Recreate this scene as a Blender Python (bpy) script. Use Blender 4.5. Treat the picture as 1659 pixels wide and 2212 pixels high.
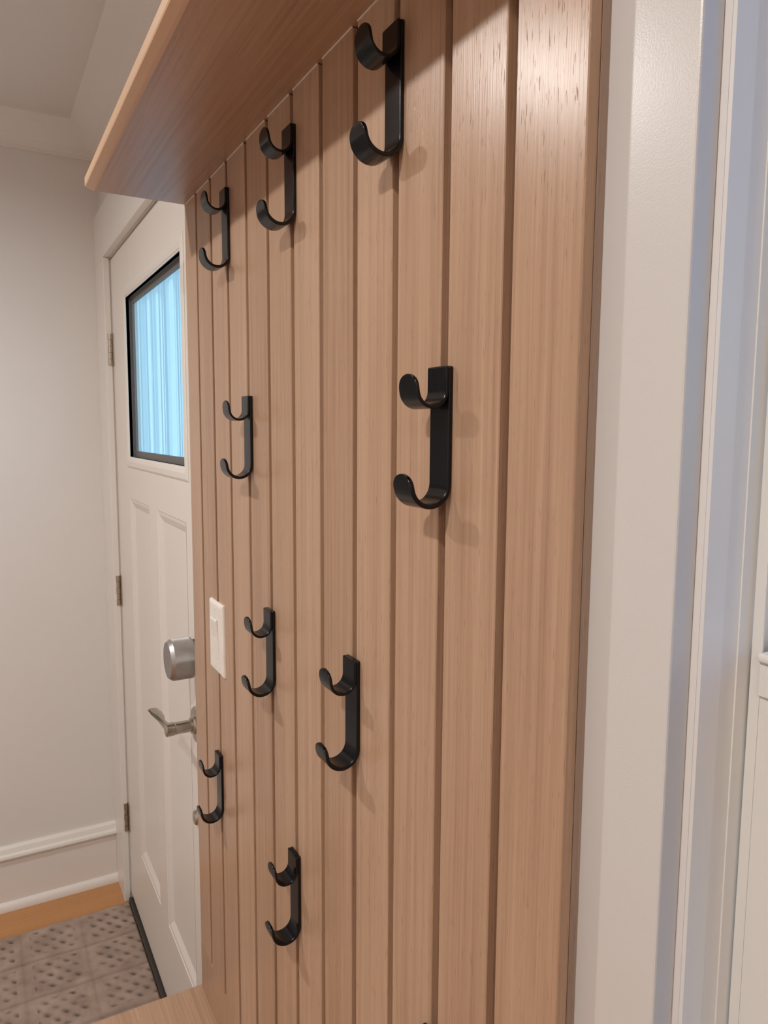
import bpy, bmesh, math, random
from mathutils import Vector, Matrix
random.seed(7)
S = bpy.context.scene
C = S.collection
for o in list(bpy.data.objects):
    bpy.data.objects.remove(o)

# ------------------------------------------------------------------ camera
# world: x along the slatted wall (camera at x = 0), y into that wall (slat faces at y = 0), z up, floor z = 0
F_PX, YAW, PITCH, ROLL = 1587.49, math.radians(61.0097), math.radians(6.29096), math.radians(0.34513)
f0 = Vector((-math.sin(YAW), math.cos(YAW), 0)); r0 = Vector((math.cos(YAW), math.sin(YAW), 0)); u0 = Vector((0, 0, 1))
fw = math.cos(PITCH) * f0 - math.sin(PITCH) * u0
up = math.cos(PITCH) * u0 + math.sin(PITCH) * f0
rt = math.cos(ROLL) * r0 + math.sin(ROLL) * up
up = math.cos(ROLL) * up - math.sin(ROLL) * r0
cam = bpy.data.cameras.new('camera')
camo = bpy.data.objects.new('camera', cam)
C.objects.link(camo)
m = Matrix((rt, up, -fw)).transposed().to_4x4()
m.translation = Vector((0, -0.34, 1.5464))
camo.matrix_world = m
cam.sensor_fit = 'AUTO'
cam.sensor_width = 36.0
cam.lens = F_PX / 2212 * 36.0
cam.clip_start = 0.02
S.camera = camo

# ------------------------------------------------------------------ world, exposure
W = bpy.data.worlds.new('sky'); S.world = W
W.use_nodes = True
wn = W.node_tree.nodes; wl = W.node_tree.links
sky = wn.new('ShaderNodeTexSky')
sky.sky_type = 'NISHITA'
sky.sun_disc = False
sky.sun_elevation = math.radians(38)
sky.sun_rotation = math.radians(40)
sky.air_density = 1.2; sky.dust_density = 0.2; sky.ozone_density = 2.2
wl.new(sky.outputs[0], wn['Background'].inputs[0])
wn['Background'].inputs[1].default_value = 0.45
sun = bpy.data.lights.new('sun', 'SUN'); sun.energy = 2.4; sun.angle = math.radians(0.6); sun.color = (1.0, 0.97, 0.92)
suno = bpy.data.objects.new('sun', sun); C.objects.link(suno)
suno.rotation_euler = Vector((-0.62, 0.30, -0.72)).to_track_quat('-Z', 'Y').to_euler()   # it comes over the house from the room's side
S.view_settings.view_transform = 'Standard'
S.view_settings.look = 'None'
S.view_settings.gamma = 1.0
S.view_settings.use_curve_mapping = False
S.view_settings.exposure = -0.04
S.cycles.use_denoising = True
S.cycles.max_bounces = 10
S.cycles.diffuse_bounces = 6
S.cycles.sample_clamp_indirect = 4.0
LAMP_W = 15.0

# ------------------------------------------------------------------ materials
def mat(name):
    M = bpy.data.materials.new(name); M.use_nodes = True
    return M, M.node_tree.nodes, M.node_tree.links, M.node_tree.nodes['Principled BSDF']

def mathn(n, l, op, a, b=None, c=None):
    q = n.new('ShaderNodeMath'); q.operation = op
    for i, v in enumerate((a, b, c)):
        if v is None: continue
        if isinstance(v, (int, float)): q.inputs[i].default_value = v
        else: l.new(v, q.inputs[i])
    return q.outputs[0]

def ramp(n, l, fac, stops):
    q = n.new('ShaderNodeValToRGB'); l.new(fac, q.inputs[0])
    e = q.color_ramp.elements
    while len(e) < len(stops): e.new(0.5)
    for i, (p, c) in enumerate(stops):
        e[i].position = p; e[i].color = (*c, 1) if len(c) == 3 else c
    return q.outputs[0]

def noise(n, l, vec, scale, detail=4, rough=0.55, dist=0.0):
    q = n.new('ShaderNodeTexNoise'); l.new(vec, q.inputs['Vector'])
    q.inputs['Scale'].default_value = scale; q.inputs['Detail'].default_value = detail
    q.inputs['Roughness'].default_value = rough; q.inputs['Distortion'].default_value = dist
    return q.outputs['Fac']

def wood(name, light, mid, dark, axis='z', rough=0.33, bump=0.25, pore=1.0):
    M, n, l, b = mat(name)
    tc = n.new('ShaderNodeTexCoord'); oi = n.new('ShaderNodeObjectInfo')
    add = n.new('ShaderNodeVectorMath'); add.operation = 'ADD'
    cx = n.new('ShaderNodeCombineXYZ')
    for i, k in enumerate((37.0, 11.0, 23.0)):
        l.new(mathn(n, l, 'MULTIPLY', oi.outputs['Random'], k), cx.inputs[i])
    l.new(tc.outputs['Object'], add.inputs[0]); l.new(cx.outputs[0], add.inputs[1])
    def mapped(across, along):
        q = n.new('ShaderNodeMapping'); l.new(add.outputs[0], q.inputs[0])
        s = [across] * 3; s['xyz'.index(axis)] = along
        q.inputs['Scale'].default_value = s
        return q.outputs[0]
    broad = noise(n, l, mapped(9, 0.7), 1.0, 3, 0.5, 0.4)
    grain = noise(n, l, mapped(170, 2.2), 1.0, 4, 0.65, 0.2)
    fine = noise(n, l, mapped(620, 7.0), 1.0, 3, 0.6)
    pores = noise(n, l, mapped(800, 52.0), 1.0, 2, 0.5)
    v = mathn(n, l, 'ADD', mathn(n, l, 'MULTIPLY', broad, 0.36), mathn(n, l, 'ADD', mathn(n, l, 'MULTIPLY', grain, 0.46), mathn(n, l, 'MULTIPLY', fine, 0.22)))
    v = mathn(n, l, 'ADD', v, mathn(n, l, 'MULTIPLY', mathn(n, l, 'SUBTRACT', oi.outputs['Random'], 0.5), 0.10))
    col = ramp(n, l, v, [(0.33, dark), (0.50, mid), (0.68, light)])
    pm = ramp(n, l, pores, [(0.26, (1, 1, 1)), (0.36, (0, 0, 0))])
    mix = n.new('ShaderNodeMix'); mix.data_type = 'RGBA'
    l.new(mathn(n, l, 'MULTIPLY', pm, 0.45 * pore), mix.inputs[0])
    l.new(col, mix.inputs[6]); mix.inputs[7].default_value = (dark[0] * 0.55, dark[1] * 0.5, dark[2] * 0.45, 1)
    l.new(mix.outputs[2], b.inputs['Base Color'])
    b.inputs['Roughness'].default_value = rough
    b.inputs['Specular IOR Level'].default_value = 0.42
    h = mathn(n, l, 'SUBTRACT', mathn(n, l, 'MULTIPLY', fine, 0.5), mathn(n, l, 'MULTIPLY', pm, 0.9 * pore))
    bp = n.new('ShaderNodeBump'); bp.inputs['Strength'].default_value = bump; bp.inputs['Distance'].default_value = 0.0006
    l.new(h, bp.inputs['Height']); l.new(bp.outputs[0], b.inputs['Normal'])
    return M

def paint(name, col, rough=0.4, peel=0.0, scale=260, coat=0.0):
    M, n, l, b = mat(name)
    tc = n.new('ShaderNodeTexCoord')
    nz = noise(n, l, tc.outputs['Object'], 3.0, 3)
    c = ramp(n, l, nz, [(0.3, [x * 0.975 for x in col]), (0.7, col)])
    l.new(c, b.inputs['Base Color'])
    b.inputs['Roughness'].default_value = rough
    if peel:
        pz = noise(n, l, tc.outputs['Object'], scale, 2, 0.5)
        bp = n.new('ShaderNodeBump'); bp.inputs['Strength'].default_value = peel; bp.inputs['Distance'].default_value = 0.001
        l.new(pz, bp.inputs['Height']); l.new(bp.outputs[0], b.inputs['Normal'])
    return M

def metal(name, col, rough=0.3, knurl=False, scale=1.0):
    M, n, l, b = mat(name)
    tc = n.new('ShaderNodeTexCoord')
    nz = noise(n, l, tc.outputs['Object'], 60 * scale, 3)
    l.new(ramp(n, l, nz, [(0.3, [x * 0.9 for x in col]), (0.7, col)]), b.inputs['Base Color'])
    b.inputs['Metallic'].default_value = 1.0
    b.inputs['Roughness'].default_value = rough
    return M

def plain(name, col, rough=0.5, spec=0.5):
    M, n, l, b = mat(name)
    tc = n.new('ShaderNodeTexCoord')
    nz = noise(n, l, tc.outputs['Object'], 40, 3)
    l.new(ramp(n, l, nz, [(0.3, [x * 0.93 for x in col]), (0.7, col)]), b.inputs['Base Color'])
    b.inputs['Roughness'].default_value = rough
    b.inputs['Specular IOR Level'].default_value = spec
    return M

OAK = dict(light=(0.530, 0.350, 0.236), mid=(0.428, 0.268, 0.172), dark=(0.305, 0.182, 0.112))
M_SLAT = wood('oak_slat', axis='z', rough=0.285, bump=0.30, **OAK)
M_OAKX = wood('oak_board', axis='x', rough=0.34, bump=0.22, **OAK)
M_EDGE = wood('oak_edging', light=(0.74, 0.52, 0.35), mid=(0.66, 0.44, 0.28), dark=(0.55, 0.35, 0.21), axis='x', rough=0.4, bump=0.1, pore=0.4)
M_BACKDROP = plain('backdrop_white', (0.82, 0.84, 0.84), 0.6)  # for the boards added beyond the door glass
M_PLY = wood('ply_edge', light=(0.42, 0.31, 0.24), mid=(0.36, 0.255, 0.195), dark=(0.27, 0.185, 0.14), axis='z', rough=0.5, bump=0.2)
M_FLOOR = wood('honey_oak_floor', light=(0.56, 0.285, 0.115), mid=(0.48, 0.232, 0.087), dark=(0.37, 0.165, 0.058), axis='y', rough=0.32, bump=0.15)
M_WALL = paint('wall_paint', (0.77, 0.735, 0.705), 0.55, 0.12, 300)
M_CEIL = paint('ceiling_paint', (0.78, 0.75, 0.72), 0.7, 0.08, 200)
M_TRIM = paint('trim_paint', (0.80, 0.765, 0.725), 0.32, 0.10, 210)
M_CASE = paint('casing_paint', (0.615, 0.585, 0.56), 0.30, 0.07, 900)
M_DOOR = paint('door_paint', (0.80, 0.755, 0.70), 0.36, 0.03, 120)
M_VINYL = paint('sash_vinyl', (0.76, 0.74, 0.70), 0.35)
M_SWITCH = plain('switch_plastic', (0.86, 0.81, 0.75), 0.32)
M_BLACK = plain('black_metal', (0.0028, 0.0032, 0.0046), 0.21, 0.36)
M_NICKEL = metal('satin_nickel', (0.50, 0.455, 0.39), 0.25)
M_HINGE = metal('hinge_nickel', (0.52, 0.46, 0.38), 0.36)
M_ALU = metal('lock_aluminium', (0.46, 0.44, 0.43), 0.42)
M_DARKG = plain('dark_spacer', (0.15, 0.143, 0.135), 0.5)
M_RUBBER = plain('black_rubber', (0.012, 0.011, 0.011), 0.6)
M_BRONZE = plain('threshold_bronze', (0.055, 0.042, 0.035), 0.45)
M_GRND = plain('outside_paving', (0.20, 0.21, 0.20), 0.9)
M_SLOT = plain('screw_white', (0.70, 0.66, 0.61), 0.4)

def glass_clear():
    M, n, l, b = mat('clear_glass')
    n.remove(b)
    t = n.new('ShaderNodeBsdfTransparent'); t.inputs[0].default_value = (0.47, 0.55, 0.64, 1)
    g = n.new('ShaderNodeBsdfGlossy'); g.inputs['Roughness'].default_value = 0.02
    mx = n.new('ShaderNodeMixShader'); mx.inputs[0].default_value = 0.06
    l.new(t.outputs[0], mx.inputs[1]); l.new(g.outputs[0], mx.inputs[2])
    l.new(mx.outputs[0], n['Material Output'].inputs[0])
    return M
def glass_reeded():
    M, n, l, b = mat('obscured_glass')
    n.remove(b)
    t = n.new('ShaderNodeBsdfTranslucent'); t.inputs[0].default_value = (0.62, 0.90, 1.0, 1)
    r = n.new('ShaderNodeBsdfRefraction'); r.inputs['Roughness'].default_value = 0.07; r.inputs['IOR'].default_value = 1.06
    r.inputs[0].default_value = (0.62, 0.91, 1.0, 1)
    g = n.new('ShaderNodeBsdfGlossy'); g.inputs['Roughness'].default_value = 0.12
    a = n.new('ShaderNodeMixShader'); a.inputs[0].default_value = 0.50
    l.new(t.outputs[0], a.inputs[1]); l.new(r.outputs[0], a.inputs[2])
    mx = n.new('ShaderNodeMixShader'); mx.inputs[0].default_value = 0.05
    l.new(a.outputs[0], mx.inputs[1]); l.new(g.outputs[0], mx.inputs[2])
    l.new(mx.outputs[0], n['Material Output'].inputs[0])
    return M
M_CLEAR = glass_clear(); M_REED = glass_reeded()

def rug_mat():
    M, n, l, b = mat('rug_pile')
    tc = n.new('ShaderNodeTexCoord')
    a = noise(n, l, tc.outputs['Object'], 16, 4, 0.6)
    f = noise(n, l, tc.outputs['Object'], 900, 2, 0.6)
    v = mathn(n, l, 'ADD', mathn(n, l, 'MULTIPLY', a, 0.7), mathn(n, l, 'MULTIPLY', f, 0.3))
    base = ramp(n, l, v, [(0.35, (0.29, 0.215, 0.175)), (0.65, (0.45, 0.345, 0.285))])
    at = n.new('ShaderNodeAttribute'); at.attribute_name = 'dimple_tone'
    mix = n.new('ShaderNodeMix'); mix.data_type = 'RGBA'
    l.new(at.outputs['Fac'], mix.inputs[0]); l.new(base, mix.inputs[6]); mix.inputs[7].default_value = (0.105, 0.086, 0.072, 1)
    l.new(mix.outputs[2], b.inputs['Base Color'])
    b.inputs['Roughness'].default_value = 0.95
    b.inputs['Specular IOR Level'].default_value = 0.1
    bp = n.new('ShaderNodeBump'); bp.inputs['Strength'].default_value = 0.5; bp.inputs['Distance'].default_value = 0.001
    l.new(f, bp.inputs['Height']); l.new(bp.outputs[0], b.inputs['Normal'])
    return M
M_RUG = rug_mat()

# ------------------------------------------------------------------ builders
def link(name, me, M, parent=None, loc=(0, 0, 0), smooth=False):
    if M is not None and not me.materials: me.materials.append(M)
    o = bpy.data.objects.new(name, me); C.objects.link(o)
    o.location = loc
    if parent: o.parent = parent
    if smooth:
        for p in me.polygons: p.use_smooth = True
    return o

def bm_obj(name, bm, M, parent=None, loc=(0, 0, 0), smooth=False):
    me = bpy.data.meshes.new(name)
    bmesh.ops.recalc_face_normals(bm, faces=bm.faces)
    bm.to_mesh(me); bm.free()
    return link(name, me, M, parent, loc, smooth)

def add_box(bm, x0, x1, y0, y1, z0, z1, bev=0.0, seg=1):
    g = bmesh.ops.create_cube(bm, size=1.0)
    vs = g['verts']
    for v in vs:
        v.co = Vector(((x0 + x1) / 2 + v.co.x * (x1 - x0), (y0 + y1) / 2 + v.co.y * (y1 - y0), (z0 + z1) / 2 + v.co.z * (z1 - z0)))
    if bev:
        es = list({e for v in vs for e in v.link_edges})
        bmesh.ops.bevel(bm, geom=es, offset=bev, segments=seg, affect='EDGES', profile=0.5)

def box(name, M, x0, x1, y0, y1, z0, z1, parent=None, bev=0.0, seg=1, org=None):
    """box given in the parent's space; its own origin at its centre"""
    c = Vector(((x0 + x1) / 2, (y0 + y1) / 2, (z0 + z1) / 2))
    bm = bmesh.new()
    add_box(bm, x0 - c.x, x1 - c.x, y0 - c.y, y1 - c.y, z0 - c.z, z1 - c.z, bev, seg)
    return bm_obj(name, bm, M, parent, c)

def empty(name, loc=(0, 0, 0)):
    o = bpy.data.objects.new(name, None); C.objects.link(o); o.location = loc
    o.empty_display_size = 0.05
    return o

def tag(o, label=None, cat=None, group=None, kind=None):
    if label: o['label'] = label
    if cat: o['category'] = cat
    if group: o['group'] = group
    if kind: o['kind'] = kind
    return o

def prism(name, M, prof, axis, a0, a1, parent=None, smooth=False):
    """extrude a 2D profile: axis 'x' -> profile (y,z); axis 'y' -> profile (x,z); axis 'z' -> profile (x,y)"""
    bm = bmesh.new()
    def P(u, v, a):
        return {'x': (a, u, v), 'y': (u, a, v), 'z': (u, v, a)}[axis]
    A = [bm.verts.new(P(u, v, a0)) for u, v in prof]
    B = [bm.verts.new(P(u, v, a1)) for u, v in prof]
    k = len(prof)
    bm.faces.new(A); bm.faces.new(B[::-1])
    for i in range(k): bm.faces.new((A[i], B[i], B[(i + 1) % k], A[(i + 1) % k]))
    o = bm_obj(name, bm, M, parent)
    if smooth: shade(o)
    return o

def shade(o, angle=35):
    for p in o.data.polygons: p.use_smooth = True
    o.data.set_sharp_from_angle(angle=math.radians(angle))

def lathe_y(name, M, prof, seg=48, parent=None, loc=(0, 0, 0), angle=30):
    """revolve (radius, y) about the y axis"""
    bm = bmesh.new(); rings = []
    for r, y in prof:
        if r < 1e-6: rings.append([bm.verts.new((0, y, 0))])
        else: rings.append([bm.verts.new((r * math.cos(2 * math.pi * i / seg), y, r * math.sin(2 * math.pi * i / seg))) for i in range(seg)])
    for a, b in zip(rings, rings[1:]):
        for i in range(seg):
            j = (i + 1) % seg
            if len(a) == 1 and len(b) == 1: continue
            if len(a) == 1: bm.faces.new((a[0], b[i], b[j]))
            elif len(b) == 1: bm.faces.new((a[i], b[0], a[j]))
            else: bm.faces.new((a[i], b[i], b[j], a[j]))
    o = bm_obj(name, bm, M, parent, loc)
    shade(o, angle)
    return o

def frame_ring(name, M, x0, x1, z0, z1, prof, parent=None):
    """mitred rectangular frame in the xz plane: prof = list of (inset from the outer edge, y)"""
    bm = bmesh.new(); loops = []
    for d, y in prof:
        loops.append([bm.verts.new(p) for p in ((x0 + d, y, z0 + d), (x1 - d, y, z0 + d), (x1 - d, y, z1 - d), (x0 + d, y, z1 - d))])
    k = len(prof)
    for i in range(k):
        a, b = loops[i], loops[(i + 1) % k]
        for j in range(4):
            q = (j + 1) % 4
            bm.faces.new((a[j], a[q], b[q], b[j]))
    return bm_obj(name, bm, M, parent)

def copy_tree(o, parent=None):
    c = o.copy(); C.objects.link(c); c.parent = parent
    for ch in list(o.children): copy_tree(ch, c)
    return c

# ------------------------------------------------------------------ the room
XL, XR, YB, YF, ZC = -2.545, 1.70, 0.036, -1.95, 2.47
box_floor = empty('floor', (0, 0, 0))
tag(box_floor, 'honey oak strip floor beside the white baseboard', 'floor', kind='structure')
PW = 0.0826
i = 0
sub = box('subfloor', M_BRONZE, XL, XR, YF, 0.17, -0.06, -0.0185, box_floor)
x = XL
while x < XR - 0.01:
    x1 = min(x + PW, XR)
    cuts = [YF, YF + 0.35 + 0.9 * random.random(), 0.17 if x > -2.45 and x < -1.40 else YB]
    for a, b_ in zip(cuts, cuts[1:]):
        box('floor_plank', M_FLOOR, x + 0.0004, x1 - 0.0004, a + 0.0004, b_ - 0.0004, -0.018, 0.0, box_floor, bev=0.0006)
    x += PW
tag(box('ceiling', M_CEIL, XL - 0.1, XR + 0.1, YF - 0.1, 0.17, ZC, ZC + 0.08), 'off white ceiling above the hallway', 'ceiling', kind='structure')
OY0, OY1 = -1.60, -0.66          # unseen doorway to an unlit room, added to darken the hooks' reflections
bm = bmesh.new()
add_box(bm, XL - 0.1, XL, OY1, 0.17, 0, ZC); add_box(bm, XL - 0.1, XL, OY0, OY1, 2.06, ZC); add_box(bm, XL - 0.1, XL, YF - 0.1, OY0, 0, ZC)
add_box(bm, XL - 1.7, XL - 1.6, OY0 - 0.4, OY1 + 0.4, 0, ZC); add_box(bm, XL - 1.6, XL - 0.1, OY1 + 0.3, OY1 + 0.4, 0, ZC); add_box(bm, XL - 1.6, XL - 0.1, OY0 - 0.4, OY0 - 0.3, 0, ZC)
add_box(bm, XL - 1.7, XL - 0.1, OY0 - 0.4, OY1 + 0.4, ZC, ZC + 0.08); add_box(bm, XL - 1.7, XL, OY0 - 0.4, OY1 + 0.4, -0.08, -0.001)
tag(bm_obj('wall_left', bm, M_WALL), 'white painted wall meeting the entry door at its hinges', 'wall', kind='structure')
tag(box('wall_right', M_WALL, XR, XR + 0.1, YF - 0.1, 0.17, 0.0, ZC), 'white end wall behind the viewer', 'wall', kind='structure')
tag(box('wall_front', M_WALL, XL, XR, YF - 0.1, YF, 0.0, ZC), 'white wall facing the slatted panel', 'wall', kind='structure')
DX0, DX1, DZ1 = -2.393, -1.407, 2.056          # door opening
WX0, WX1, WZ0, WZ1 = -0.286, 0.50, 0.74, 2.06   # window opening
bm = bmesh.new()
YO = 0.17
add_box(bm, XL, DX0, YB, YO, 0, ZC); add_box(bm, DX0, DX1, YB, YO, DZ1, ZC); add_box(bm, DX1, WX0, YB, YO, 0, ZC)
add_box(bm, WX0, WX1, YB, YO, 0, WZ0); add_box(bm, WX0, WX1, YB, YO, WZ1, ZC); add_box(bm, WX1, XR, YB, YO, 0, ZC)
tag(bm_obj('wall_back', bm, M_WALL), 'white painted wall carrying the door and the slatted panel', 'wall', kind='structure')
tag(box('ground', M_GRND, -14, 14, 0.2, 22, -0.32, -0.22), 'pale paving outside beyond the door', 'ground', kind='structure')

# crown mouldings
def crown(u0, sgn):  # profile away from a wall at coordinate u0
    return [(u0 + sgn * d, ZC - h) for d, h in ((0, 0.0), (0.085, 0.0), (0.085, 0.010), (0.076, 0.016), (0.062, 0.028), (0.045, 0.050), (0.030, 0.070), (0.018, 0.078), (0.012, 0.084), (0.012, 0.095), (0, 0.095))]
tag(prism('trim_1', M_TRIM, crown(XL, 1), 'y', YF, YB, smooth=False), 'white crown moulding on the wall left of the door', 'moulding', kind='structure')
tag(prism('trim_2', M_TRIM, crown(YB, -1), 'x', XL, XR), 'white crown moulding above the shelf', 'moulding', kind='structure')

# baseboard on the left wall
bb = tag(empty('baseboard_left', (XL, 0, 0)), 'tall white baseboard with a moulded cap below the left wall', 'baseboard', kind='structure')
box('base_board', M_TRIM, 0, 0.015, OY1, 0.0175, 0.0, 0.176, bb, bev=0.001)
q = [(0, 0.172), (0.026, 0.172), (0.028, 0.177), (0.026, 0.184), (0.018, 0.189), (0.016, 0.195), (0.013, 0.203), (0.007, 0.209), (0, 0.209)]
prism('base_cap', M_TRIM, q, 'y', OY1, 0.0175, bb)
q = [(0.015, 0.0)] + [(0.015 + 0.016 * math.cos(t), 0.026 * math.sin(t)) for t in [math.pi / 2 * k / 8 for k in range(9)]]
prism('shoe_moulding', M_TRIM, q, 'y', OY1, 0.0175, bb)

# ------------------------------------------------------------------ entry door
YC, YDF = 0.0175, 0.040     # casing face, door face
tag(box('trim_3', M_TRIM, XL, -2.388, YC, YB, 0.0, 2.058, bev=0.002, seg=2), 'flat white door casing beside the hinges', 'casing', kind='structure')
tag(box('trim_4', M_TRIM, XL, -1.343, YC, YB, 2.058, 2.205, bev=0.002, seg=2), 'flat white head casing over the entry door', 'casing', kind='structure')
tag(box('trim_5', M_TRIM, -1.409, -1.344, YC, YB, 0.0, 2.058, bev=0.002), 'narrow white door casing hidden behind the panel edge', 'casing', kind='structure')

door = tag(empty('door_1', (0, 0, 0)), 'white panelled entry door with an obscured glass light and nickel hardware', 'door', kind='structure')
dl, dr, dt, db = -2.3925, -1.410, 2.052, 0.028
y0, y1 = YDF, YDF + 0.044
lx0, lx1, lz0, lz1 = -2.172, -1.545, 1.470, 1.908      # glass opening
px = ((-2.190, -1.925), (-1.830, -1.548)); pz0, pz1 = 0.262, 1.352
box('stile', M_DOOR, dl, lx0 - 0.018, y0, y1, db, dt, door, bev=0.0004)
box('stile', M_DOOR, lx1 + 0.0, dr, y0, y1, db, dt, door, bev=0.0002)
sl, sr = lx0 - 0.018, lx1
box('rail', M_DOOR, sl, sr, y0 + 0.0001, y1, lz1 + 0.0, dt, door)
box('rail', M_DOOR, sl, sr, y0 + 0.0001, y1, pz1, lz0, door)
box('rail', M_DOOR, sl, sr, y0 + 0.0001, y1, db, pz0, door)
box('mullion', M_DOOR, px[0][1], px[1][0], y0 + 0.0001, y1, pz0, pz1, door)
box('stile', M_DOOR, sl, lx0, y0 + 0.0002, y1, lz0, lz1, door)
for a, b_ in px:
    frame_ring('panel_moulding', M_DOOR, a, b_, pz0, pz1, [(0, y0 + 0.020), (0, y0 + 0.0), (0.002, y0 + 0.0016), (0.010, y0 + 0.0026), (0.014, y0 + 0.0042), (0.027, y0 + 0.0098), (0.030, y0 + 0.020)], door)
    box('panel', M_DOOR, a, b_, y0 + 0.0098, y0 + 0.030, pz0, pz1, door)
frame_ring('light_moulding', M_DOOR, lx0 - 0.030, lx1 + 0.030, lz0 - 0.030, lz1 + 0.030,
           [(0, y0 + 0.001), (0, y0 - 0.0015), (0.004, y0 - 0.0035), (0.016, y0 - 0.0040), (0.025, y0 - 0.0020), (0.030, y0 + 0.002), (0.030, y0 + 0.012), (0.020, y0 + 0.012)], door)
frame_ring('glazing_spacer', M_DARKG, lx0 - 0.004, lx1 + 0.004, lz0 - 0.004, lz1 + 0.004,
           [(0, y0 + 0.010), (0.005, y0 + 0.010), (0.005, y0 + 0.016), (0.020, y0 + 0.016), (0.020, y0 + 0.022), (0, y0 + 0.022)], door)
# obscured pane: rippled front, wavy in x
bm = bmesh.new(); NX, NZ = 220, 8
wv = lambda x: 0.0065 * math.sin(2 * math.pi * (x - lx0) / 0.145 + 0.6) + 0.0012 * math.sin(2 * math.pi * (x - lx0) / 0.052) + 0.0004 * math.sin(2 * math.pi * (x - lx0) / 0.021)
g = [[bm.verts.new((lx0 + (lx1 - lx0) * i / NX, y0 + 0.0225 + 0.006 + wv(lx0 + (lx1 - lx0) * i / NX), lz0 + (lz1 - lz0) * j / NZ)) for i in range(NX + 1)] for j in range(NZ + 1)]
for j in range(NZ):
    for i in range(NX): bm.faces.new((g[j][i], g[j][i + 1], g[j + 1][i + 1], g[j + 1][i]))
pane = bm_obj('pane', bm, M_REED, door, smooth=True)
box('door_sweep', M_RUBBER, dl + 0.002, dr - 0.002, y0 + 0.002, y1, 0.016, 0.028, door)
# hinges
def hinge(z):
    h = empty('hinge', (-2.390, 0.0, z)); h.parent = door
    box('leaf', M_HINGE, -0.004, 0.0165, YDF - 0.0030, YDF + 0.0002, -0.0475, 0.0475, h, bev=0.0008)
    n = 5; L = 0.095
    for k in range(n):
        bm = bmesh.new()
        bmesh.ops.create_cone(bm, cap_ends=True, segments=20, radius1=0.0080 if k % 2 == 0 else 0.0072, radius2=0.0080 if k % 2 == 0 else 0.0072, depth=L / n - 0.0012)
        o = bm_obj('knuckle', bm, M_HINGE, h, (-0.0015, YDF - 0.0085, -L / 2 + L / n * (k + 0.5))); shade(o)
for z in (1.787, 1.043, 0.292): hinge(z)
# motorised lock knob
KX, KZ = -1.466, 1.085
lock = empty('smart_lock', (KX, 0, KZ)); lock.parent = door
lathe_y('mount_plate', M_RUBBER, [(0, YDF), (0.036, YDF), (0.036, YDF - 0.012), (0, YDF - 0.012)], 48, lock)
lathe_y('lock_body', M_ALU, [(0, YDF - 0.011), (0.035, YDF - 0.011), (0.0415, YDF - 0.016), (0.0415, YDF - 0.056)], 72, lock)
lathe_y('lock_face', M_ALU, [(0.0415, YDF - 0.056), (0.0365, YDF - 0.0635), (0.0360, YDF - 0.0635), (0, YDF - 0.0625)], 72, lock, angle=12)
bm = bmesh.new(); NK, RK = 132, 24      # knurl: rows of small raised beads round the body
for r in range(RK):
    for k in range(NK):
        a = 2 * math.pi * (k + 0.5 * (r % 2)) / NK; y = YDF - 0.020 - 0.035 * r / (RK - 1)
        c = Vector((0.0414 * math.cos(a), y, 0.0414 * math.sin(a))); t = Vector((-math.sin(a), 0, math.cos(a))) * 0.0008; nrm = Vector((math.cos(a), 0, math.sin(a))) * 0.0006; yy = Vector((0, 0.0007, 0))
        v = [bm.verts.new(c + t), bm.verts.new(c + yy), bm.verts.new(c - t), bm.verts.new(c - yy), bm.verts.new(c + nrm)]
        for i2 in range(4): bm.faces.new((v[i2], v[(i2 + 1) % 4], v[4]))
kn = bm_obj('knurling', bm, M_ALU, lock); kn['kind'] = 'stuff'
# lever handle
HX, HZ = -1.482, 0.934
lev = empty('lever_handle', (HX, 0, HZ)); lev.parent = door
lathe_y('rose', M_NICKEL, [(0, YDF), (0.038, YDF), (0.038, YDF - 0.004), (0.035, YDF - 0.008), (0.020, YDF - 0.0095), (0.017, YDF - 0.013), (0.0165, YDF - 0.016), (0.0, YDF - 0.016)], 48, lev)
lathe_y('stem', M_NICKEL, [(0.0125, YDF - 0.014), (0.0125, YDF - 0.048), (0.0118, YDF - 0.049), (0.0118, YDF - 0.050), (0.0138, YDF - 0.051), (0.0140, YDF - 0.066), (0.0125, YDF - 0.068), (0, YDF - 0.068)], 40, lev)
# the lever sweeps towards the hinges and flares outwards at the tip
bm = bmesh.new(); secs = []
for k in range(15):
    t = k / 14
    x = -0.002 - 0.098 * t
    y = YDF - 0.060 - 0.004 * math.sin(math.pi * t) - 0.020 * max(0, t - 0.55) ** 1.5 * 2
    z = 0.000 + 0.010 * t * t
    hz = 0.0120 - 0.0070 * t
    hy = 0.0062 - 0.0020 * math.sin(math.pi * min(1, t * 1.6)) + 0.0115 * max(0, t - 0.25) ** 1.4
    if t > 0.9: hz *= 0.86; hy *= 0.8
    secs.append([bm.verts.new((x, y + hy * math.cos(a), z + hz * math.sin(a))) for a in [2 * math.pi * i2 / 14 for i2 in range(14)]])
for a, b_ in zip(secs, secs[1:]):
    for i2 in range(14): bm.faces.new((a[i2], a[(i2 + 1) % 14], b_[(i2 + 1) % 14], b_[i2]))
bm.faces.new(secs[0]); bm.faces.new(secs[-1][::-1])
o = bm_obj('lever', bm, M_NICKEL, lev); shade(o, 50)
lathe_y('bolt_cover', M_NICKEL, [(0, YDF), (0.016, YDF), (0.016, YDF - 0.006), (0.013, YDF - 0.010), (0, YDF - 0.0115)], 32, door, (-1.497, 0, 0.722))
tag(box('threshold', M_BRONZE, -2.386, -1.411, 0.030, 0.120, 0.0, 0.014, bev=0.002), 'dark bronze threshold strip along the foot of the entry door', 'threshold', kind='structure')

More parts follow.
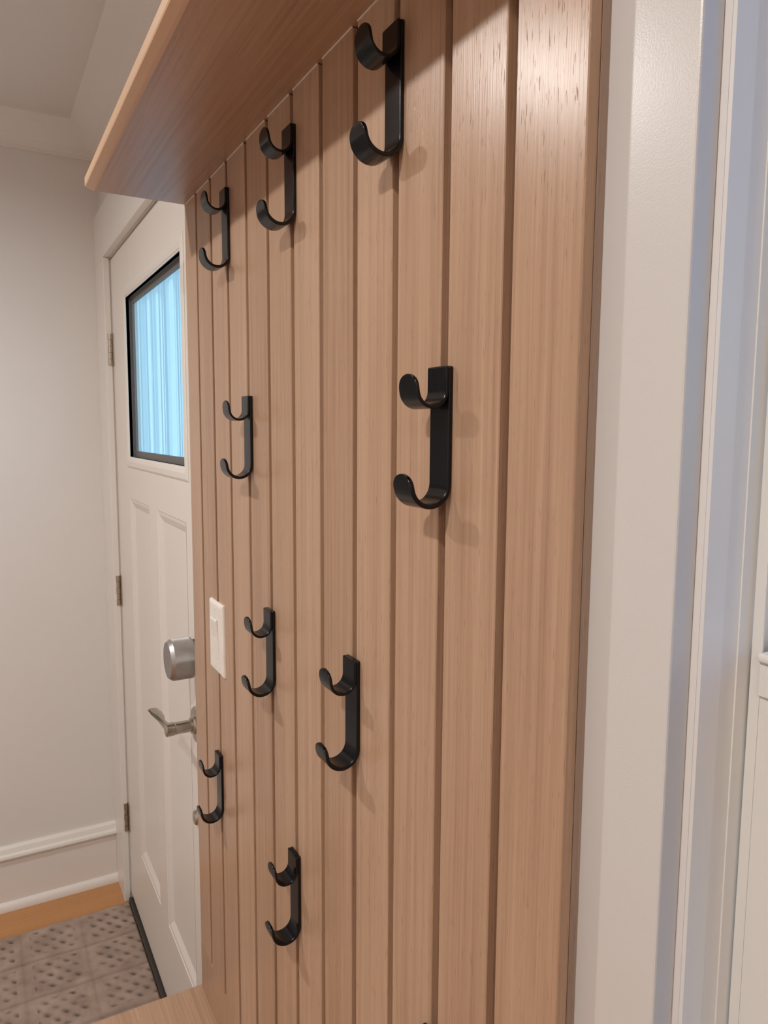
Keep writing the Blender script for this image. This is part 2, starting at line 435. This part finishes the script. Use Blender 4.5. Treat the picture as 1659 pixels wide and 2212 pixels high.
# rebate stops behind the door leaf
tag(box('trim_9', M_TRIM, -2.394, -2.372, 0.0855, 0.120, 0.0, 2.056), 'white stop behind the hinge side of the entry door', 'stop', kind='structure')
tag(box('trim_10', M_TRIM, -1.428, -1.406, 0.0855, 0.120, 0.0, 2.056), 'white stop behind the lock side of the entry door', 'stop', kind='structure')
tag(box('trim_11', M_TRIM, -2.372, -1.428, 0.0855, 0.120, 2.030, 2.056), 'white stop behind the head of the entry door', 'stop', kind='structure')
# pale upright boards added outside to put bright stripes in the door glass
fe = tag(empty('stripe_backdrop', (-6.0, 0.0, -0.22)), 'pale upright boards added outdoors to stripe the door glass', 'backdrop')
for k in range(22):
    box('backdrop_board', M_BACKDROP, -0.012, 0.012, 0.25 + 0.112 * k, 0.25 + 0.112 * k + 0.070, 0.0, 2.16 + 0.03 * math.sin(k * 2.3), fe)
box('backdrop_rail', M_BACKDROP, -0.05, -0.012, 0.25, 2.70, 0.45, 0.53, fe)
box('backdrop_rail', M_BACKDROP, -0.05, -0.012, 0.25, 2.70, 1.20, 1.28, fe)

# ------------------------------------------------------------------ window at the right edge
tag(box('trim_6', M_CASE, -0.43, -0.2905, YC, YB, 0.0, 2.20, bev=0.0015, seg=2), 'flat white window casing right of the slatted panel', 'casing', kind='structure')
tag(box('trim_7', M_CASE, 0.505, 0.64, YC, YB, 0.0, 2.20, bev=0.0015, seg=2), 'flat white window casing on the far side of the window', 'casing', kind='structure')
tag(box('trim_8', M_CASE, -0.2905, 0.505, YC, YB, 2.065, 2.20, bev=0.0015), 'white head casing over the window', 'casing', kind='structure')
win = tag(empty('window_1', (0, 0, 0)), 'white sash window in a deep jamb at the right edge', 'window', kind='structure')
JX = -0.2845
prism('jamb', M_TRIM, [(WX0, YB + 0.0005), (JX - 0.002, YB), (JX, YB + 0.002), (JX, 0.0565), (JX - 0.0012, 0.0572), (JX - 0.0012, 0.0725), (WX0, 0.0725)], 'z', WZ0, WZ1, win)
box('jamb_liner', M_VINYL, WX0, JX - 0.0002, 0.0725, 0.150, WZ0, WZ1, win)
box('jamb', M_TRIM, WX1 - 0.002, WX1, YB, 0.150, WZ0, WZ1, win)
box('head_jamb', M_TRIM, WX0, WX1, YB, 0.150, WZ1 - 0.002, WZ1, win)
box('sill', M_TRIM, WX0, WX1, 0.0, 0.150, WZ0, WZ0 + 0.02, win, bev=0.003)
ZM = 1.4095
GX0 = -0.246
box('frame_stile', M_VINYL, JX + 0.0012, -0.2762, 0.0838, 0.0850, WZ0 + 0.02, WZ1 - 0.003, win)
ls = empty('lower_sash', (0, 0, 0)); ls.parent = win
box('stile', M_VINYL, -0.2758, GX0, 0.0829, 0.114, WZ0 + 0.02, ZM - 0.002, ls, bev=0.0005)
box('stile', M_VINYL, 0.46, 0.497, 0.0835, 0.114, WZ0 + 0.02, ZM - 0.002, ls, bev=0.001)
box('bottom_rail', M_VINYL, GX0, 0.46, 0.0835, 0.114, WZ0 + 0.02, WZ0 + 0.075, ls, bev=0.001)
box('lock_rail', M_VINYL, -0.2755, 0.46, 0.0805, 0.114, ZM - 0.0265, ZM - 0.0045, ls, bev=0.0006)
box('rail_ledge', M_VINYL, -0.2760, 0.46, 0.0775, 0.114, ZM - 0.0045, ZM + 0.0015, ls, bev=0.0022, seg=3)
box('pane', M_CLEAR, GX0, 0.46, 0.098, 0.102, WZ0 + 0.075, ZM - 0.0265, ls)
us = empty('upper_sash', (0, 0, 0)); us.parent = win
box('stile', M_VINYL, JX + 0.0012, GX0, 0.1155, 0.146, ZM - 0.03, WZ1 - 0.003, us, bev=0.001)
box('stile', M_VINYL, 0.46, 0.497, 0.1155, 0.146, ZM - 0.03, WZ1 - 0.003, us, bev=0.001)
box('rail', M_VINYL, GX0, 0.46, 0.1155, 0.146, WZ1 - 0.05, WZ1 - 0.003, us)
box('rail', M_VINYL, GX0, 0.46, 0.1155, 0.146, ZM - 0.03, ZM, us)
box('pane', M_CLEAR, GX0, 0.46, 0.129, 0.133, ZM, WZ1 - 0.05, us)

# ------------------------------------------------------------------ slatted oak panel
PX0, PX1, PZ0, PZR, PZ1 = -1.342, -0.358, 0.4535, 0.550, 1.9375
GC = [-1.2680, -1.1823, -1.0976, -1.0107, -0.9262, -0.8427, -0.7599, -0.6770, -0.5961, -0.5139, -0.4333]
GAP = 0.0108
pan = tag(empty('slat_panel', (0, 0, 0)), 'vertical oak slat panel on the wall holding the black hooks', 'wall panel')
box('backing_board', M_PLY, PX0 + 0.0005, PX1, 0.0100, 0.0174, PZ0, PZ1, pan)
edges = [PX0] + sum(([c - GAP / 2, c + GAP / 2] for c in GC), []) + [PX1]
for k in range(12):
    box('slat', M_SLAT, edges[2 * k], edges[2 * k + 1], 0.0, 0.0100, PZR if k else PZR, PZ1 - 0.0006, pan, bev=0.0008)
for k in range(12):
    box('caulk_bead', M_SWITCH, edges[2 * k] + 0.0005, edges[2 * k + 1] - 0.0005, -0.0009, 0.0004, PZ1 - 0.0012, PZ1 + 0.0001, pan)
box('bottom_rail', M_SLAT, PX0, PX1, 0.0, 0.0100, PZ0, PZR + 0.0002, pan, bev=0.0)

# ------------------------------------------------------------------ shelf above the panel
sh = tag(empty('wall_shelf', (0, 0, 0)), 'oak shelf with pale solid edging running along the top of the slats', 'shelf')
SX0, SX1, SZ = -1.340, -0.352, 1.9378
box('shelf_board', M_OAKX, SX0, SX1, -0.1490, YC, SZ, SZ + 0.0185, sh)
prism('edging', M_EDGE, [(-0.1489, SZ), (-0.1525, SZ + 0.0004), (-0.1622, SZ + 0.0045), (-0.1630, SZ + 0.0065), (-0.1630, SZ + 0.0185), (-0.1489, SZ + 0.0185)], 'x', SX0, SX1, sh)

# ------------------------------------------------------------------ bench below the panel
be = tag(empty('bench', (0, 0, 0)), 'oak bench seat built against the foot of the slat panel', 'bench')
BX0, BX1, BZ = -1.352, -0.350, 0.4530
box('seat', M_OAKX, BX0, BX1, -0.420, 0.0170, BZ - 0.030, BZ, be, bev=0.0015)
box('side_panel', M_OAKX, BX0 + 0.012, BX0 + 0.032, -0.400, 0.0165, 0.0, BZ - 0.030, be)
box('side_panel', M_OAKX, BX1 - 0.032, BX1 - 0.012, -0.400, 0.0165, 0.0, BZ - 0.030, be)
for k in range(2):
    w = (BX1 - BX0 - 0.064) / 2
    box('drawer_front', M_OAKX, BX0 + 0.032 + w * k + 0.0015, BX0 + 0.032 + w * (k + 1) - 0.0015, -0.400, -0.381, 0.085, BZ - 0.033, be, bev=0.001)
box('plinth', M_OAKX, BX0 + 0.032, BX1 - 0.032, -0.365, -0.347, 0.0, 0.083, be)

# ------------------------------------------------------------------ black double hooks
def strip(name, path, w, t, tip, parent, top=0.0015):
    """flat bar of width w (x) and thickness t swept along path [(out, z)]; round tip of length tip at its end"""
    pts = [Vector(p) for p in path]
    # resample
    L = [0]
    for a, b in zip(pts, pts[1:]): L.append(L[-1] + (b - a).length)
    tot = L[-1]
    def at(s):
        for i2 in range(len(pts) - 1):
            if s <= L[i2 + 1] + 1e-9:
                u = (s - L[i2]) / max(1e-9, L[i2 + 1] - L[i2]); return pts[i2].lerp(pts[i2 + 1], u)
        return pts[-1]
    ss = [0, top * 0.3, top * 0.7, top] if top else [0]
    s = max(top, 0) + 0.004
    while s < tot - tip: ss.append(s); s += 0.0025
    for k in range(13): ss.append(tot - tip + tip * math.sin(math.pi / 2 * k / 12))
    ss = sorted(set(round(v, 6) for v in ss))
    bm = bmesh.new(); rings = []
    for s in ss:
        a, b = at(max(0, s - 0.0008)), at(min(tot, s + 0.0008)); d = (b - a).normalized(); n = Vector((-d.y, d.x)); p = at(s)
        hw = w / 2; ht = t / 2
        if s > tot - tip:
            u = (s - (tot - tip)) / tip; hw = max(0.0008, w / 2 * math.sqrt(max(0, 1 - u ** 2.4)))
            ht = t / 2 * (1 - 0.35 * u ** 6)
        elif top and s < top:
            u = 1 - s / top; hw = w / 2 - 0.0015 * (1 - math.sqrt(max(0, 1 - u * u))); ht = t / 2 - 0.0007 * (1 - math.sqrt(max(0, 1 - u * u)))
        r = min(0.0011, ht * 0.9, hw * 0.9)
        ring = []
        for cxs, cns, a0 in ((1, 1, 0), (-1, 1, 90), (-1, -1, 180), (1, -1, 270)):
            for k in range(4):
                an = math.radians(a0 + 30 * k)
                xx = cxs * (hw - r) + r * math.cos(an); nn = cns * (ht - r) + r * math.sin(an)
                ring.append(bm.verts.new((xx, -(p.x + n.x * nn), p.y + n.y * nn)))
        rings.append(ring)
    for a, b in zip(rings, rings[1:]):
        for k in range(16): bm.faces.new((a[k], a[(k + 1) % 16], b[(k + 1) % 16], b[k]))
    bm.faces.new(rings[0]); bm.faces.new(rings[-1][::-1])
    o = bm_obj(name, bm, M_BLACK, parent, smooth=True)
    md = o.modifiers.new('weighted', 'WEIGHTED_NORMAL'); md.keep_sharp = False; md.weight = 80
    return o

def arc(cx, cz, R, a0, a1, n=18):
    return [(cx + R * math.cos(math.radians(a0 + (a1 - a0) * k / n)), cz + R * math.sin(math.radians(a0 + (a1 - a0) * k / n))) for k in range(n + 1)]

def make_hook():
    h = empty('coat_hook')
    HW = 0.0285
    e = arc(0.0198, -0.0960, 0.0177, 180, 352)
    strip('strap', [(0.0021, 0.0), (0.0021, -0.0955)] + e + [(e[-1][0] + 0.0006, e[-1][1] + 0.004), (e[-1][0] + 0.0016, e[-1][1] + 0.0115)], HW, 0.0040, 0.0125, h)
    e = arc(0.0192, -0.0195, 0.0137, 180, 350)
    strip('upper_prong', [(0.0055, 0.0), (0.0055, -0.0185)] + e + [(e[-1][0] + 0.0006, e[-1][1] + 0.004), (e[-1][0] + 0.0016, e[-1][1] + 0.0150)], HW, 0.0031, 0.0125, h)
    return h

hooks = [(2, 1.8970, 'black double hook farthest left in the top row under the shelf'),
         (5, 1.8975, 'middle black double hook of the three under the shelf'),
         (8, 1.8980, 'large near black double hook at the right of the top row under the shelf'),
         (3, 1.5940, 'small far black double hook in the second row, left of the pair'),
         (9, 1.5990, 'nearest large black double hook, alone on the right in the second row'),
         (4, 1.3060, 'black double hook just right of the white light switch'),
         (7, 1.3080, 'black double hook in the third row, right of the one by the switch'),
         (1, 1.0010, 'lowest left black double hook beside the door edge below the lever'),
         (5, 1.0025, 'black double hook low in the middle of the panel, bottom row'),
         (9, 1.0020, 'black double hook cut off by the bottom edge of the picture')]
h0 = make_hook()
for i, (g, z, lab) in enumerate(hooks):
    o = h0 if i == 0 else copy_tree(h0)
    o.location = (GC[g] + (0.004 if g == 3 else 0.0005), 0.0, z)
    tag(o, lab, 'hook', 'black double coat hooks on the slat panel')

# ------------------------------------------------------------------ light switch
sw = tag(empty('light_switch', (-1.1797, 0, 1.2030)), 'white rocker light switch plate on the slats near the door', 'light switch')
bm = bmesh.new()
hw, hh = 0.0373, 0.0602
rings = []
for d, y in ((0.0, 0.0), (0.0, -0.0022), (0.0008, -0.0036), (0.0025, -0.0050), (0.0055, -0.0060)):
    rings.append([bm.verts.new(p) for p in ((-hw + d, y, -hh + d), (hw - d, y, -hh + d), (hw - d, y, hh - d), (-hw + d, y, hh - d))])
rw, rh = 0.0170, 0.0338
rings.append([bm.verts.new(p) for p in ((-rw, -0.0060, -rh), (rw, -0.0060, -rh), (rw, -0.0060, rh), (-rw, -0.0060, rh))])
rings.append([bm.verts.new(p) for p in ((-rw, -0.0030, -rh), (rw, -0.0030, -rh), (rw, -0.0030, rh), (-rw, -0.0030, rh))])
for a, b in zip(rings, rings[1:]):
    for k in range(4): bm.faces.new((a[k], a[(k + 1) % 4], b[(k + 1) % 4], b[k]))
bm.faces.new(rings[-1])
bm_obj('plate', bm, M_SWITCH, sw)
q = [(-0.0030, -0.0325), (-0.0062, -0.0325), (-0.0060, -0.0300), (-0.0066, 0.0), (-0.0100, 0.0285), (-0.0102, 0.0300), (-0.0092, 0.0325), (-0.0030, 0.0325)]
prism('rocker', M_SWITCH, q, 'x', -0.0162, 0.0162, sw)
for z in (0.0485, -0.0485):
    o = lathe_y('screw', M_SLOT, [(0, -0.0068), (0.0022, -0.0066), (0.0032, -0.0058)], 20, sw, (0, 0, z))

# ------------------------------------------------------------------ rug
RX0, RX1, RY0, RY1 = -2.377, -1.447, -1.56, 0.0292
nx, ny = 190, 320
bm = bmesh.new(); kl = bm.verts.layers.float.new('dimple_tone')
rr = random.Random(3)
wob = {}
def hsh(a, b):
    if (a, b) not in wob: wob[(a, b)] = rr.random()
    return wob[(a, b)]
bxs, bys = 0.155, 0.170
def rugz(x, y):
    u = (x - RX0) / bxs; v = (0.0495 - y) / bys
    bu, bv = math.floor(u), math.floor(v)
    eu = min(u - bu, 1 - (u - bu)) * bxs; ev = min(v - bv, 1 - (v - bv)) * bys
    z = 0.0085; k = 0.0
    z -= 0.0032 * math.exp(-(eu / 0.006) ** 2) + 0.0018 * math.exp(-(ev / 0.006) ** 2)
    k += 0.28 * math.exp(-(eu / 0.006) ** 2) + 0.12 * math.exp(-(ev / 0.006) ** 2)
    if eu > 0.020 and ev > 0.022:
        a = ((x - RX0) * 0.72 + y * 0.60) / 0.0335; b = ((x - RX0) * 0.66 - y * 0.78) / 0.0300
        ia, ib = round(a), round(b)
        d2 = ((a - ia) * 0.0335) ** 2 / 0.0100 ** 2 + ((b - ib) * 0.030) ** 2 / 0.0062 ** 2
        s = 0.5 + 0.5 * hsh(ia, ib)
        z -= 0.0045 * s * math.exp(-d2); k += 1.05 * s * math.exp(-d2 * 1.1)  # the dents are also coloured darker, like the block lines
    ex = min(x - RX0, RX1 - x, y - RY0, RY1 - y)
    if ex < 0.004: z *= 0.45 + 0.55 * ex / 0.004
    return max(0.001, z + 0.0012 * math.sin(x * 31 + 2 * math.sin(y * 17))), min(1, k)
# finer sampling in the half of the rug that lies by the door
ys = [RY1 - 0.58 * j / 300 for j in range(301)] + [RY1 - 0.58 - (RY1 - 0.58 - RY0) * j / 90 for j in range(1, 91)]
xs = [RX0 + (RX1 - RX0) * i2 / 300 for i2 in range(301)]
G = []
for y in ys:
    row = []
    for x in xs:
        z, k = rugz(x, y); v = bm.verts.new((x - RX0, y, z)); v[kl] = k; row.append(v)
    G.append(row)
for j in range(len(ys) - 1):
    for i2 in range(300): bm.faces.new((G[j][i2], G[j][i2 + 1], G[j + 1][i2 + 1], G[j + 1][i2]))
brd = G[0] + [r[-1] for r in G[1:]] + G[-1][::-1][1:] + [r[0] for r in G[::-1][1:-1]]
low = [bm.verts.new((v.co.x, v.co.y, 0.0005)) for v in brd]
for k in range(len(brd)):
    q = (k + 1) % len(brd); bm.faces.new((brd[k], low[k], low[q], brd[q]))
tag(bm_obj('rug', bm, M_RUG, None, (RX0, 0, 0), smooth=True), 'grey brown dimpled rug in front of the entry door', 'rug')

# ------------------------------------------------------------------ recessed downlights
def downlight(x, y, label, watts):
    t = empty('downlight', (x, y, ZC)); tag(t, label, 'downlight', 'recessed downlights in the ceiling')
    bm = bmesh.new(); rings = []
    for r, z in ((0.062, 0.0), (0.060, -0.0035), (0.048, -0.005), (0.042, -0.002), (0.040, 0.0)):
        rings.append([bm.verts.new((r * math.cos(2 * math.pi * k / 48), r * math.sin(2 * math.pi * k / 48), z)) for k in range(48)])
    for a, b in zip(rings, rings[1:]):
        for k in range(48): bm.faces.new((a[k], a[(k + 1) % 48], b[(k + 1) % 48], b[k]))
    bm_obj('trim_ring', bm, M_TRIM, t, smooth=True)
    L = bpy.data.lights.new('downlight_lamp', 'AREA'); L.shape = 'DISK'; L.size = 0.078
    L.energy = watts; L.color = (1.0, 0.972, 0.94); L.spread = math.radians(165)
    lo = bpy.data.objects.new('downlight_lamp', L); C.objects.link(lo); lo.parent = t; lo.location = (0, 0, -0.0015)
downlight(-1.54, -1.02, 'recessed ceiling downlight nearer the entry door', LAMP_W)
downlight(-0.17, -1.00, 'recessed ceiling downlight in the middle of the hall', LAMP_W)
downlight(1.16, -1.00, 'unseen ceiling downlight added nearest the far end wall', LAMP_W * 0.5)  # added lamp: warms the window jamb and lifts the ambient light
